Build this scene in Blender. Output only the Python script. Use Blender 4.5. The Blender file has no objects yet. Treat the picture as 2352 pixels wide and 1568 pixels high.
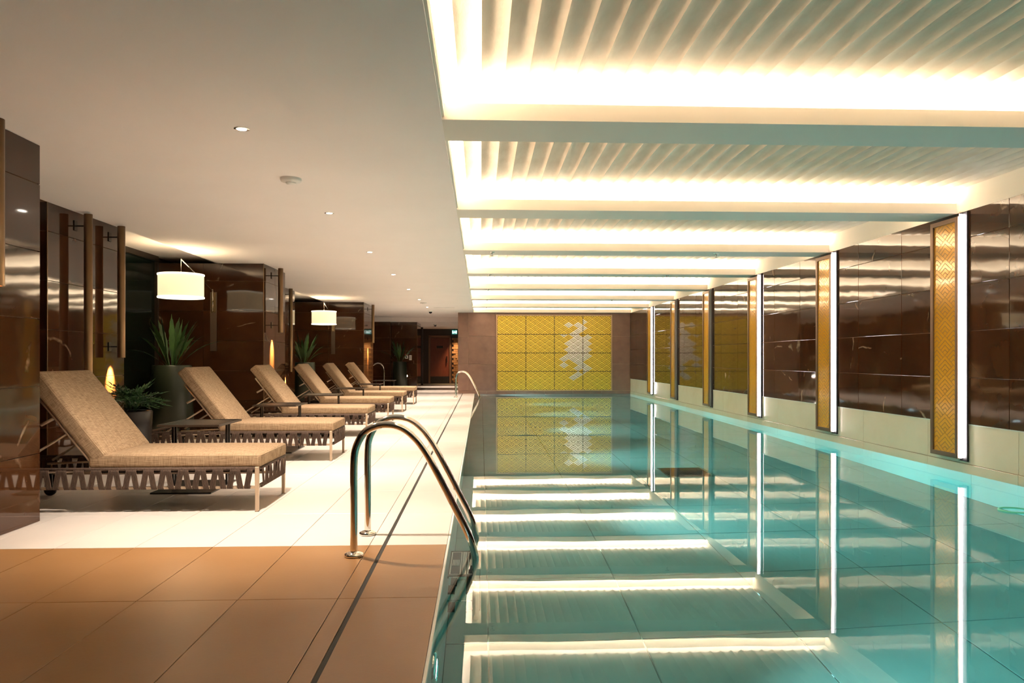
import bpy, bmesh, math, random
from mathutils import Vector, Matrix
random.seed(7)
S = bpy.context.scene
COL = S.collection
PI = math.pi
# ---------------------------------------------------------------- camera, world, exposure
cam_d = bpy.data.cameras.new('camera')
cam = bpy.data.objects.new('camera', cam_d); COL.objects.link(cam)
cam.location = (0, 0, 1.13)
cam.rotation_euler = (PI/2, 0, -math.atan(72/1700))
cam_d.sensor_width = 36; cam_d.lens = 1700/2352*36
cam_d.shift_y = 39/2352; cam_d.clip_start = .05; cam_d.clip_end = 100
S.camera = cam
S.view_settings.view_transform = 'Standard'; S.view_settings.look = 'None'
S.view_settings.gamma = 1; S.view_settings.use_curve_mapping = False
S.view_settings.exposure = 1.5
w = bpy.data.worlds.new('world'); S.world = w; w.use_nodes = True
w.node_tree.nodes['Background'].inputs[0].default_value = (1, .8, .6, 1)
w.node_tree.nodes['Background'].inputs[1].default_value = 0.0
S.cycles.max_bounces = 10; S.cycles.diffuse_bounces = 4; S.cycles.glossy_bounces = 4
S.cycles.transmission_bounces = 6; S.cycles.volume_bounces = 0
S.cycles.sample_clamp_indirect = 12
S.cycles.use_adaptive_sampling = True
COVE = 11.5        # cove strip emission
LED = 14.0
SPOT = 222.0       # downlights
POOLW = 330.0      # underwater lights

def lamp(name, kind, loc, energy, color, direction=None, parent=None, **kw):
    d = bpy.data.lights.new(name, kind); d.energy = energy; d.color = color
    for k, v in kw.items(): setattr(d, k, v)
    o = bpy.data.objects.new(name, d); COL.objects.link(o); o.location = loc
    if direction: o.rotation_euler = Vector(direction).to_track_quat('-Z', 'Y').to_euler()
    if parent: o.parent = parent
    return o

# ---------------------------------------------------------------- materials
def mat(name, base=(.8,.8,.8), rough=.5, metal=0, spec=.5, emis=None, estr=0, coat=0):
    m = bpy.data.materials.new(name); m.use_nodes = True
    b = m.node_tree.nodes['Principled BSDF']
    b.inputs['Base Color'].default_value = (*base, 1)
    b.inputs['Roughness'].default_value = rough
    b.inputs['Metallic'].default_value = metal
    b.inputs['Specular IOR Level'].default_value = spec
    b.inputs['Coat Weight'].default_value = coat
    if emis:
        b.inputs['Emission Color'].default_value = (*emis, 1)
        b.inputs['Emission Strength'].default_value = estr
    return m
def nd(m, t, **kw):
    n = m.node_tree.nodes.new(t)
    for k, v in kw.items():
        if hasattr(n, k): setattr(n, k, v)
        else: n.inputs[k].default_value = v
    return n
def ln(m, a, ao, b, bi): m.node_tree.links.new(a.outputs[ao], b.inputs[bi])
def math_n(m, op, a, b=None):
    n = nd(m, 'ShaderNodeMath', operation=op)
    for i, v in enumerate((a, b)):
        if v is None: continue
        if isinstance(v, tuple): m.node_tree.links.new(v[0].outputs[v[1]], n.inputs[i])
        else: n.inputs[i].default_value = v
    return n
def ramp(m, src, so, stops):
    r = nd(m, 'ShaderNodeValToRGB'); ln(m, src, so, r, 'Fac')
    e = r.color_ramp.elements
    while len(e) < len(stops): e.new(.5)
    for k, (p, c) in enumerate(stops):
        e[k].position = p; e[k].color = (*c, 1) if len(c) == 3 else c
    return r
def coords(m, kind='Object', rnd=True, scale=(1,1,1)):
    t = nd(m, 'ShaderNodeTexCoord'); mp = nd(m, 'ShaderNodeMapping')
    mp.inputs['Scale'].default_value = scale
    ln(m, t, kind, mp, 'Vector')
    if rnd:
        oi = nd(m, 'ShaderNodeObjectInfo')
        mu = nd(m, 'ShaderNodeVectorMath', operation='MULTIPLY_ADD')
        cb = nd(m, 'ShaderNodeCombineXYZ')
        for i in range(3): ln(m, oi, 'Random', cb, i)
        mu.inputs[1].default_value = (37, 53, 71)
        ln(m, cb, 0, mu, 0); ln(m, mp, 0, mu, 2)
        return mu
    return mp
def varied(name, c0, c1, scale=3, rough=.5, detail=6, bump=0, bscale=40, kind='Object', rnd=True, stretch=(1,1,1), **kw):
    m = mat(name, c0, rough, **kw); b = m.node_tree.nodes['Principled BSDF']
    co = coords(m, kind, rnd, stretch)
    n = nd(m, 'ShaderNodeTexNoise'); n.inputs['Scale'].default_value = scale; n.inputs['Detail'].default_value = detail
    ln(m, co, 0, n, 'Vector')
    r = ramp(m, n, 'Fac', [(.3, c0), (.7, c1)]); ln(m, r, 'Color', b, 'Base Color')
    if bump:
        n2 = nd(m, 'ShaderNodeTexNoise'); n2.inputs['Scale'].default_value = bscale; n2.inputs['Detail'].default_value = 3
        ln(m, co, 0, n2, 'Vector')
        bp = nd(m, 'ShaderNodeBump'); bp.inputs['Strength'].default_value = bump; bp.inputs['Distance'].default_value = .01
        ln(m, n2, 'Fac', bp, 'Height'); ln(m, bp, 0, b, 'Normal')
    return m

plaster = varied('plaster', (.88,.81,.765), (.91,.84,.795), 1.2, .85, kind='Object', rnd=False)
plaster_trim = mat('plaster_trim', (.80,.73,.63), .8)
def flute_material():
    m = varied('flute', (.66,.52,.38), (.76,.63,.49), 3.5, .7, 8, bump=.3, bscale=14, kind='Object', rnd=True, stretch=(3,1,1))
    return m
flute_m = flute_material()

def stone_material():
    m = mat('brown_stone', (.09,.035,.012), .05, spec=.6)
    b = m.node_tree.nodes['Principled BSDF']
    co = coords(m)
    n = nd(m, 'ShaderNodeTexNoise'); n.inputs['Scale'].default_value = 1.6; n.inputs['Detail'].default_value = 7; n.inputs['Distortion'].default_value = .6
    ln(m, co, 0, n, 'Vector')
    base = ramp(m, n, 'Fac', [(.3, (.034,.0125,.005)), (.52, (.054,.020,.0075)), (.75, (.078,.031,.011))])
    v = nd(m, 'ShaderNodeTexNoise'); v.inputs['Scale'].default_value = .55; v.inputs['Detail'].default_value = 6; v.inputs['Distortion'].default_value = .15; v.inputs['Roughness'].default_value = .35
    ln(m, co, 0, v, 'Vector')
    d = math_n(m, 'ABSOLUTE', (math_n(m, 'SUBTRACT', (v, 'Fac'), .5), 0))
    vein = ramp(m, d, 0, [(0.0, (1,1,1)), (.0011, (0,0,0))])
    v2 = nd(m, 'ShaderNodeTexNoise'); v2.inputs['Scale'].default_value = 5.3; v2.inputs['Detail'].default_value = 4
    ln(m, co, 0, v2, 'Vector')
    mk = ramp(m, v2, 'Fac', [(.50, (0,0,0)), (.62, (1,1,1))])
    f = math_n(m, 'MULTIPLY', (vein, 'Color'), (mk, 'Color'))
    f2 = math_n(m, 'MULTIPLY', (f, 0), .5)
    mx = nd(m, 'ShaderNodeMix', data_type='RGBA')
    ln(m, f2, 0, mx, 0)
    m.node_tree.links.new(base.outputs['Color'], mx.inputs['A'])
    mx.inputs['B'].default_value = (.55,.40,.27,1)
    m.node_tree.links.new(mx.outputs['Result'], b.inputs['Base Color'])
    n2 = nd(m, 'ShaderNodeTexNoise'); n2.inputs['Scale'].default_value = 2.2; n2.inputs['Detail'].default_value = 2
    ln(m, co, 0, n2, 'Vector')
    bp = nd(m, 'ShaderNodeBump'); bp.inputs['Strength'].default_value = .035; bp.inputs['Distance'].default_value = .05
    ln(m, n2, 'Fac', bp, 'Height'); ln(m, bp, 0, b, 'Normal')
    return m
stone = stone_material()
grout_brown = mat('grout_brown', (.32,.20,.11), .6)
back_stone = varied('back_wall_stone', (.22,.12,.085), (.27,.15,.105), 5, .4, bump=.05)
beige_stone = varied('beige_stone', (.66,.53,.36), (.72,.59,.42), 2.2, .22)
grout_beige = mat('grout_beige', (.78,.66,.46), .6)
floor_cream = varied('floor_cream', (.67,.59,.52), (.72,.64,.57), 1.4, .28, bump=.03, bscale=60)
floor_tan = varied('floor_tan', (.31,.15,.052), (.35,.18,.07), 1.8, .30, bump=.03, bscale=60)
grout_floor = mat('grout_floor', (.20,.13,.08), .8)
slot_dark = mat('slot_dark', (.02,.017,.014), .6)
edge_pale = mat('edge_pale', (.8,.78,.70), .35)
pool_tile = varied('pool_tile', (.31,.35,.33), (.36,.40,.37), 2.2, .5)
pool_white = varied('pool_white', (.84,.88,.86), (.88,.92,.90), 1.5, .45)
pool_grout = mat('pool_grout', (.06,.075,.07), .8)
chrome = mat('polished_steel', (.78,.74,.68), .07, 1)
bronze = varied('bronze_tube', (.27,.17,.085), (.33,.21,.11), 2, .32, metal=.85)
brass = mat('brass_plate', (.55,.40,.18), .25, .9)
dark_frame = mat('dark_frame', (.05,.032,.02), .35, .3)
bronze_frame = mat('bronze_frame', (.20,.115,.07), .35, .5)
green_glass = mat('green_black_glass', (.006,.012,.008), .06, spec=.35)
black_metal = mat('black_metal', (.022,.018,.015), .25, .4)
taupe_metal = mat('taupe_metal', (.52,.39,.27), .38, .3)
off_tube = mat('unlit_tube', (.42,.42,.40), .25, .4)
white_plastic = mat('white_plastic', (.8,.77,.72), .45)
black_rubber = mat('black_rubber', (.02,.02,.02), .6)
rope = varied('rope_cord', (.062,.034,.021), (.10,.058,.036), 60, .85, bump=.6, bscale=220, rnd=False, stretch=(1,1,.3))
def fabric_material():
    m = mat('linen_fabric', (.50,.36,.22), .9, spec=.15)
    b = m.node_tree.nodes['Principled BSDF']
    co = coords(m, 'Object', True, (14, 260, 260)); co2 = coords(m, 'Object', True, (260, 18, 18))
    n = nd(m, 'ShaderNodeTexNoise'); n.inputs['Scale'].default_value = 1; n.inputs['Detail'].default_value = 2; ln(m, co, 0, n, 'Vector')
    n2 = nd(m, 'ShaderNodeTexNoise'); n2.inputs['Scale'].default_value = 1; n2.inputs['Detail'].default_value = 2; ln(m, co2, 0, n2, 'Vector')
    s = math_n(m, 'MULTIPLY', (math_n(m, 'ADD', (n, 'Fac'), (n2, 'Fac')), 0), .5)
    r = ramp(m, s, 0, [(.36, (.20,.125,.068)), (.62, (.42,.29,.175))]); ln(m, r, 'Color', b, 'Base Color')
    bp = nd(m, 'ShaderNodeBump'); bp.inputs['Strength'].default_value = .35; bp.inputs['Distance'].default_value = .002
    ln(m, s, 0, bp, 'Height'); ln(m, bp, 0, b, 'Normal')
    return m
fabric = fabric_material()
fabric_trim = mat('fabric_piping', (.40,.27,.15), .9)
gold = mat('gold_leaf', (.95,.68,.08), .4, .25)
gold_back = mat('gold_ground', (.15,.095,.01), .5, .2)
silver = mat('silver_tone', (.92,.90,.84), .28, .6)
silver_back = mat('silver_ground', (.16,.12,.06), .5, .3)
gold_glass = mat('gold_glass', (.80,.36,.035), .12, .15, coat=.6)
gold_line = mat('gold_line', (.22,.14,.03), .3, .4)
leaf_m = varied('leaf_green', (.014,.040,.006), (.035,.085,.014), 9, .45)
leaf_dark = varied('leaf_dark_green', (.016,.055,.014), (.045,.13,.03), 9, .4)
pot_m = varied('dark_pot', (.012,.018,.009), (.02,.026,.014), 4, .35)
soil_m = mat('soil', (.03,.02,.012), .95)
door_wood = varied('door_wood', (.10,.024,.010), (.15,.038,.015), 3, .45, stretch=(12,1,1))
brick_wood = varied('split_stone', (.20,.10,.04), (.36,.20,.08), 3, .6)
dark_wall = mat('dark_wall', (.035,.022,.015), .4)
cove_m = mat('cove_light', (1,1,1), .5, emis=(1,.87,.68), estr=COVE)
led_m = mat('led_light', (1,1,1), .5, emis=(1,.93,.97), estr=LED)
lens_m = mat('lamp_lens', (1,1,1), .4, emis=(1,.9,.75), estr=40)
shade_m = mat('shade_fabric', (.8,.7,.5), .8, emis=(1,.78,.45), estr=.36)
rim_m = mat('shade_rim', (.9,.85,.75), .6, emis=(1,.88,.66), estr=.66)
pool_lens = mat('pool_lens', (1,1,1), .3, emis=(.8,.92,1), estr=25)
exit_m = mat('exit_green', (.02,.12,.10), .5, emis=(.05,.5,.42), estr=.25)
exit_w = mat('exit_white', (.9,.9,.9), .5, emis=(.8,1,.95), estr=.5)
sign_w = mat('sign_white', (.8,.75,.68), .6)
sign_r = mat('sign_red', (.5,.08,.05), .6)
grate_m = mat('grate_dark', (.035,.032,.028), .5)
added_baffle = mat('added_baffle', (.035,.025,.025), .5)
grip_m = mat('grip_brown', (.045,.03,.022), .6)

def water_material():
    m = bpy.data.materials.new('pool_water'); m.use_nodes = True
    nt = m.node_tree; nt.nodes.remove(nt.nodes['Principled BSDF'])
    g = nd(m, 'ShaderNodeBsdfGlass'); g.inputs['IOR'].default_value = 1.33; g.inputs['Roughness'].default_value = 0
    out = nt.nodes['Material Output']; ln(m, g, 0, out, 'Surface')
    va = nd(m, 'ShaderNodeVolumeAbsorption'); va.inputs['Color'].default_value = (.22,.84,.83,1); va.inputs['Density'].default_value = .47
    ln(m, va, 0, out, 'Volume')
    co = coords(m, 'Object', False, (1, .6, 1))
    n = nd(m, 'ShaderNodeTexNoise'); n.inputs['Scale'].default_value = 1.6; n.inputs['Detail'].default_value = 1.5; ln(m, co, 0, n, 'Vector')
    bp = nd(m, 'ShaderNodeBump'); bp.inputs['Strength'].default_value = .03; bp.inputs['Distance'].default_value = .03
    ln(m, n, 'Fac', bp, 'Height'); ln(m, bp, 0, g, 'Normal')
    return m
water_m = water_material()

# ---------------------------------------------------------------- helpers
def link(name, me, m=None, parent=None, loc=(0,0,0), rot=(0,0,0), kind=None, label=None, cat=None, group=None, mats=None):
    if isinstance(me, bmesh.types.BMesh):
        bm = me; me = bpy.data.meshes.new(name); bm.normal_update(); bm.to_mesh(me); bm.free()
    if m is not None and len(me.materials) == 0: me.materials.append(m)
    if mats:
        for x in mats: me.materials.append(x)
    o = bpy.data.objects.new(name, me); COL.objects.link(o)
    o.location = loc; o.rotation_euler = rot
    if parent is not None: o.parent = parent
    return tag(o, label, cat, group, kind)
def tag(o, label=None, cat=None, group=None, kind=None):
    if kind: o['kind'] = kind
    if label: o['label'] = label
    if cat: o['category'] = cat
    if group: o['group'] = group
    return o
def empty(name, loc=(0,0,0), rz=0, **kw):
    o = bpy.data.objects.new(name, None); COL.objects.link(o); o.location = loc; o.rotation_euler = (0,0,rz)
    o.empty_display_size = .1
    return tag(o, kw.get('label'), kw.get('cat'), kw.get('group'), kw.get('kind'))
def copy_tree(o, parent=None, **kw):
    c = o.copy(); COL.objects.link(c)
    if parent is not None: c.parent = parent
    for ch in o.children: copy_tree(ch, c)
    for k, v in kw.items(): c[k] = v
    return c
def smooth(me_or_o, ang=None):
    me = me_or_o.data if hasattr(me_or_o, 'data') else me_or_o
    for p in me.polygons: p.use_smooth = True
def box(bm, x0, x1, y0, y1, z0, z1, mi=0):
    vs = [bm.verts.new((x, y, z)) for z in (z0, z1) for y in (y0, y1) for x in (x0, x1)]
    for f in ((0,2,3,1),(4,5,7,6),(0,1,5,4),(2,6,7,3),(0,4,6,2),(1,3,7,5)):
        fc = bm.faces.new([vs[i] for i in f]); fc.material_index = mi
    return vs
def B(*boxes):
    bm = bmesh.new()
    for b in boxes: box(bm, *b)
    return bm
def tube(bm, pts, r, seg=12, caps=True, radii=None, smooth_f=True):
    pts = [Vector(p) for p in pts]; rings = []
    up = None
    for i, p in enumerate(pts):
        t = (pts[min(i+1, len(pts)-1)] - pts[max(i-1, 0)]).normalized()
        if up is None:
            up = t.orthogonal().normalized()
        up = (up - t*up.dot(t)).normalized(); s = t.cross(up)
        rr = radii[i] if radii else r
        rings.append([bm.verts.new(p + (up*math.cos(a) + s*math.sin(a))*rr) for a in [2*PI*k/seg for k in range(seg)]])
    for a, b in zip(rings, rings[1:]):
        for k in range(seg):
            f = bm.faces.new((a[k], a[(k+1)%seg], b[(k+1)%seg], b[k])); f.smooth = smooth_f
    if caps:
        bm.faces.new(rings[0][::-1]); bm.faces.new(rings[-1])
    return rings
def lathe(bm, prof, seg=24, cx=0, cy=0, caps=True, axis='z', mi=0):
    rings = []
    for r, z in prof:
        rings.append([bm.verts.new((cx+r*math.cos(2*PI*k/seg), cy+r*math.sin(2*PI*k/seg), z)) for k in range(seg)])
    for a, b in zip(rings, rings[1:]):
        for k in range(seg):
            f = bm.faces.new((a[k], a[(k+1)%seg], b[(k+1)%seg], b[k])); f.smooth = True; f.material_index = mi
    if caps:
        f = bm.faces.new(rings[0][::-1]); f.material_index = mi
        f = bm.faces.new(rings[-1]); f.material_index = mi
    return rings
def catmull(P, n=6):
    P = [Vector(p) for p in P]; out = []
    for i in range(len(P)-1):
        p0, p1, p2, p3 = P[max(i-1,0)], P[i], P[i+1], P[min(i+2, len(P)-1)]
        for k in range(n):
            t = k/n
            out.append(.5*((2*p1)+(-p0+p2)*t+(2*p0-5*p1+4*p2-p3)*t*t+(-p0+3*p1-3*p2+p3)*t**3))
    out.append(P[-1]); return out
_tile_cache = {}
def tile_mesh(w_, h_, t_, m, bev=.0015):
    key = (round(w_,4), round(h_,4), round(t_,4), m.name)
    if key not in _tile_cache:
        bm = bmesh.new(); box(bm, -w_/2, w_/2, -h_/2, h_/2, 0, t_)
        f = [e for e in bm.edges if all(abs(v.co.z-t_) < 1e-6 for v in e.verts)]
        bmesh.ops.bevel(bm, geom=f, offset=bev, segments=1, affect='EDGES')
        me = bpy.data.meshes.new('tile'); bm.normal_update(); bm.to_mesh(me); bm.free(); me.materials.append(m)
        _tile_cache[key] = me
    return _tile_cache[key]
def tiles(parent, origin, U, V, us, vs, t_, m, gap=.004, name='tile', jitter=.0004):
    """a face of tiles: origin + u*U + v*V, normal = U x V, each cell its own object"""
    U = Vector(U); V = Vector(V); N = U.cross(V); R = Matrix((U, V, N)).transposed()
    eul = R.to_euler()
    for i in range(len(us)-1):
        for j in range(len(vs)-1):
            w_ = us[i+1]-us[i]-gap; h_ = vs[j+1]-vs[j]-gap
            if w_ < .005 or h_ < .005: continue
            p = Vector(origin) + U*((us[i]+us[i+1])/2) + V*((vs[j]+vs[j+1])/2) + N*random.uniform(-jitter, jitter)
            link(name, tile_mesh(w_, h_, t_, m), parent=parent, loc=p, rot=eul)

C = 2.61; XW = 4.86; WZ = -.02; YB = 23.9; EX = -.205
ROW = [0, .472, .938, 1.404, 1.870, 2.336, 2.61]
YS = -1.6   # start of room behind the camera
# ---------------------------------------------------------------- structure: floor
floor = link('floor', B((-5.3, EX-.002, YS, 4.515, -.12, -.0085), (-5.3, EX-.002, 4.515, YB, -.12, -.0085), (-5.3, -.73, YB, 33.2, -.12, -.0085),
                        (EX-.002, 5.0, YS, 1.1, -.12, -.0085)), grout_floor, kind='structure', label='stone tiled deck beside the pool')
slab_m = [floor_tan, floor_cream]
cols = [-.673-.465*k for k in range(0, 10)][::-1]      # column joints
cols = [-5.3] + [c for c in cols if c > -5.25]
rows_y = [3.518-.99*k for k in range(5, -1, -1)] + [4.515] + [4.515+.93*k for k in range(1, 32)]
n_t = 0
def floor_cell(x0, x1, y0, y1, m, name='tile'):
    w_, h_ = x1-x0-.004, y1-y0-.004
    link(name, tile_mesh(w_, h_, .0085, m, .001), parent=floor, loc=((x0+x1)/2, (y0+y1)/2, -.0085+random.uniform(-.0002,.0002)))
far = bmesh.new()
for j in range(len(rows_y)-1):
    y0, y1 = rows_y[j], rows_y[j+1]
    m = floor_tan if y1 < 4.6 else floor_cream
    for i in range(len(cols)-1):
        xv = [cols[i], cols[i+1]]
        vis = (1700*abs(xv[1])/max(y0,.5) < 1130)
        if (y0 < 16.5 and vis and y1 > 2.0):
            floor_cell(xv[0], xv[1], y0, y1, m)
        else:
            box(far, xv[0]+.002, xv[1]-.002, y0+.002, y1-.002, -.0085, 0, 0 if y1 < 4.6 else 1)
    if y1 > 2:
        if y0 < YB:
            floor_cell(-.673, -.592, y0, min(y1, YB), m, 'edge_tile')
            floor_cell(-.573, EX, y0, min(y1, YB), m, 'coping_stone')
        else:
            box(far, -.673, -.592, y0+.002, y1, -.0085, 0, 1)
    else:
        box(far, -.673, -.592, y0, y1, -.0085, 0, 0); box(far, -.573, EX, y0, y1, -.0085, 0, 0)
box(far, EX, 4.9, YS, 1.1, -.0085, 0, 0)
o = link('far_tiles', far, parent=floor, kind='stuff', mats=slab_m)
link('drain_slot', B((-.592, -.573, YS, YB, -.0084, -.004)), slot_dark, parent=floor)
link('pool_edge_strip', B((EX, EX+.012, 1.1, YB, -.03, -.002)), edge_pale, parent=floor)
tan_note = None
# ---------------------------------------------------------------- pool basin
PB = -1.37
basin = link('pool_basin', B((EX-.3, XW+.3, 1.0-.3, YB+.3, PB-.2, PB-.012),
                             (EX-.3, EX-.01, 1.0, YB, PB-.2, -.12), (XW+.012, XW+.3, 1.0, YB, PB-.2, -.03),
                             (EX-.3, XW+.3, .7, 1.09, PB-.2, -.12), (EX-.3, XW+.3, YB+.01, YB+.3, PB-.2, 0)),
             pool_grout, kind='structure', label='sunken pool basin lined with pale tiles')
px = [EX, .045] + [.045+.905*k for k in range(1, 6)] + [XW]
py = [1.1, 1.5] + [1.5+.94*k for k in range(1, 24)] + [YB]
tiles(basin, (0, 0, PB-.012), (1,0,0), (0,1,0), px, py, .012, pool_tile, .008, 'floor_tile')
wz = [PB, -.72, -.035]
tiles(basin, (XW+.012, 0, 0), (0,1,0), (0,0,1), [1.1] + [1.5+1.88*k for k in range(0, 12)] + [YB], [PB, -.06], .012, pool_white, .002, 'wall_tile') if False else None
# right underwater wall faces -X : U=(0,-1,0), V=(0,0,1) gives normal (-1,0,0)
tiles(basin, (XW+.012, 0, 0), (0,-1,0), (0,0,1), [-YB] + [-(1.5+1.88*k) for k in range(11, -1, -1)] + [-1.1], [PB, WZ-.005], .012, pool_white, .003, 'wall_tile')
tiles(basin, (EX-.012, 0, 0), (0,1,0), (0,0,1), [1.1] + [1.5+1.88*k for k in range(0, 12)] + [YB], wz, .012, pool_tile, .006, 'wall_tile')
tiles(basin, (0, YB+.01, 0), (1,0,0), (0,0,1), px, wz, .012, pool_tile, .006, 'wall_tile')
water = link('pool_water', B((EX-.006, XW+.006, 1.095, YB+.004, PB-.006, WZ)), water_m, kind='stuff',
             label='still clear turquoise water filling the indoor pool', cat='water')
# drain grate on the pool floor
dg = empty('drain_grate', (2.46, 8.85, PB), label='dark square grate set in the pool floor under water', cat='drain')
link('frame', B((-.27,.27,-.30,-.28,0,.014),(-.27,.27,.28,.30,0,.014),(-.27,-.25,-.28,.28,0,.014),(.25,.27,-.28,.28,0,.014)), chrome, dg)
link('base', B((-.25,.25,-.28,.28,.001,.004)), black_rubber, dg)
for k in range(16):
    x = -.235+.0313*k
    link('slat', B((x-.010, x+.010, -.28, .28, .004, .012)), grate_m, dg)

# ---------------------------------------------------------------- ceiling
ceil = link('ceiling', B((-5.6, XW+.3, YS, YB+3.2, 2.88, 2.98), (-4.09, -.36, YS, 26.8, C, 2.875), (-.36, -.24, YS, 26.8, C, C+.02) ,
                         (-5.4, -4.09, YS, 26.8, 2.71, 2.875), (-5.4, -.72, 26.8, 33.2, 2.45, 2.875), (-5.4, -.5, 26.79, 26.81, 2.45, 2.7)), plaster, kind='structure',
            label='plaster ceiling with deep fluted light coffers')
P = 2.77
beam_near = [4.6 + P*k for k in range(-1, 7)]
beam = None
for y in beam_near:
    bm = B((-.24, XW, y, y+.45, C, C+.02), (-.36, XW, y+.12, y+.33, C+.02, 2.88),
           (-.24, XW, y, y+.015, C+.02, C+.105), (-.24, XW, y+.435, y+.45, C+.02, C+.105))
    link('beam', bm, plaster_trim, ceil)
link('beam', B((-.24, XW, YS, -.5+.6, C, C+.02), (-.36, XW, YS, -.5+.47, C+.02, 2.88), (-.24, XW, .085, .10, C+.02, C+.105)), plaster_trim, ceil)
link('beam', B((-.24, XW, YB-.13, YB+.05, C, C+.02), (-.36, XW, YB-.01, YB+.05, C+.02, 2.88), (-.24, XW, YB-.13, YB-.115, C+.02, C+.105)), plaster_trim, ceil)
link('fascia', B((-.24, -.225, YS, YB, C+.019, C+.105)), plaster_trim, ceil)
link('fascia', B((XW, XW+.1, YS, YB, C-.003, 2.88)), plaster_trim, ceil)
# flutes
def flute_mesh(L):
    bm = bmesh.new(); n = 10; wd = .143; rows = []
    def prof(y): return [bm.verts.new((wd*i/n, y, .027*(math.sin(PI*i/n)**.8) - .027)) for i in range(n+1)]
    rows = [prof(y) for y in (0, L/2, L)]
    for a, b in zip(rows, rows[1:]):
        for i in range(n):
            f = bm.faces.new((a[i], b[i], b[i+1], a[i+1])); f.smooth = True
    for y, s_ in ((0, 1), (L, -1)):
        v = prof(y)+[bm.verts.new((wd, y, .004)), bm.verts.new((0, y, .004))]
        bm.faces.new(v[::s_])
    me = bpy.data.meshes.new('flute'); bm.normal_update(); bm.to_mesh(me); bm.free(); me.materials.append(flute_m); return me
edges_y = [(.10, beam_near[0])] + [(beam_near[k]+.45, beam_near[k+1]) for k in range(7)] + [(beam_near[7]+.45, YB-.13)]
FM = flute_mesh(P-.45-.2)
for ci, (y0, y1) in enumerate(edges_y):
    coff = empty('coffer', (0, y0, C+.25), kind=None); coff.parent = ceil
    me = FM if abs((y1-y0)-(P-.45)) < .01 else flute_mesh(y1-y0-.2)
    if 1 <= ci <= 8:
        for k in range(35):
            x = -.137+.143*k
            if x+.143 > XW+.01: break
            link('flute', me, parent=coff, loc=(x, .10, .006))
    if ci > 0:
        z = C+.090-(C+.25)
        L = y1-y0
        link('cove_light', B((-.24, XW-.02, L+.03, L+.10, z, z+.012), (-.24, XW-.02, -.10, -.03, z, z+.012), (-.34, -.27, -.02, L+.02, z, z+.012)), cove_m, coff)

# ---------------------------------------------------------------- right wall
wr = link('wall_right', B((XW+.012, XW+.3, YS, YB+.05, -.12, 2.9)), grout_brown, kind='structure', label='glossy brown stone wall behind the pool')
ub = [YS] + sorted([c0+d for c0 in [-.70+2.725*k for k in range(0, 10)] for d in (.0, .88, 1.86) if -1 < c0+d < YB-.3]) + [YB]
us = [-u for u in ub[::-1]]
tiles(wr, (XW+.012, 0, 0), (0,-1,0), (0,0,1), us, ROW[1:], .012, stone, .0055)
link('recess_strip', B((XW-.002, XW+.02, YS, YB, .466, .476)), mat('pale_strip', (.55,.55,.46), .5), wr)
wain = [YS] + [-.3+1.36*k for k in range(0, 18)] + [YB]
tiles(wr, (XW+.012, 0, 0), (0,-1,0), (0,0,1), [-u for u in wain[::-1]], [.075, .467], .006, beige_stone, .003, 'wainscot_tile')
tiles(wr, (XW+.012, 0, 0), (0,-1,0), (0,0,1), [-u for u in wain[::-1]], [WZ-.01, .072], .012, beige_stone, .003, 'skirting_tile')
# back wall
wb = link('wall_back', B((-.73, XW+.3, YB+.012, YB+.3, -.1, 2.9)), mat('grout_back', (.5,.33,.22), .6), kind='structure', label='matt brown stone wall at the far end of the pool')
vb = [-.02, .30, .95, 1.60, 1.94+.33, 2.62]
vb = [.085, .95, 1.85, 2.61]
tiles(wb, (0, YB+.012, 0), (1,0,0), (0,0,1), [-.73, -.40, .50], vb, .012, back_stone, .006)
tiles(wb, (0, YB+.012, 0), (1,0,0), (0,0,1), [4.25, XW], vb, .012, back_stone, .006)
tiles(wb, (0, YB+.012, 0), (1,0,0), (0,0,1), [.50, 4.25], [2.54, 2.61], .012, back_stone, .006)
tiles(wb, (0, YB+.012, 0), (1,0,0), (0,0,1), [-.73, .2, 1.13, 2.06, 2.99, 3.92, XW], [-.02, .08], .012, back_stone, .006, 'skirting_tile')
# wall behind the camera
link('wall_front', B((-5.4, XW+.3, YS-.2, YS, -.1, 2.9)), dark_wall, kind='structure', label='dark wall behind the viewer')

# ---------------------------------------------------------------- left wall: glass bays, blocks and pillars
wl = link('wall_left', B((-5.4, -5.06, YS, 33.3, -.1, 2.9)), dark_wall, kind='structure', label='dark recessed wall behind the loungers')
for (y0, y1) in ((5.28, 7.17), (8.68, 11.7), (12.96, 15.0), (16.49, 19.62), (21.3, 26.8)):
    link('glass_pane', B((-5.06, -5.03, y0+.04, y1-.04, .02, 2.64)), green_glass, wl)
    link('glass_frame', B((-5.06, -4.985, y0, y1, 2.63, 2.71), (-5.06, -4.985, y0, y0+.05, 0, 2.63), (-5.06, -4.985, y1-.05, y1, 0, 2.63), (-5.06, -5.0, y0, y1, 0, .05)), dark_frame, wl)
def pier(name, x0, x1, y0, y1, z1, label, ucols, vcols, ztop=C):
    p = link(name, B((x0, x1-.012, y0+.012, y1-.012, -.05, z1)), grout_brown, kind='structure', label=label)
    rows = ROW[:-1] + [ztop]
    # camera facing face, normal -Y : U=+X, V=+Z gives X x Z = -Y
    tiles(p, (0, y0+.012, 0), (1,0,0), (0,0,1), ucols, rows if ztop == C else ROW[:-1]+[ztop], .012, stone, .004)
    # pool facing face, normal +X : U=+Y, V=+Z gives Y x Z = +X
    tiles(p, (x1-.012, 0, 0), (0,1,0), (0,0,1), vcols, ROW, .012, stone, .004)
    link('corner_trim', B((x1-.006, x1+.001, y0-.001, y0+.006, 0, C)), bronze, p)
    return p
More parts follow.
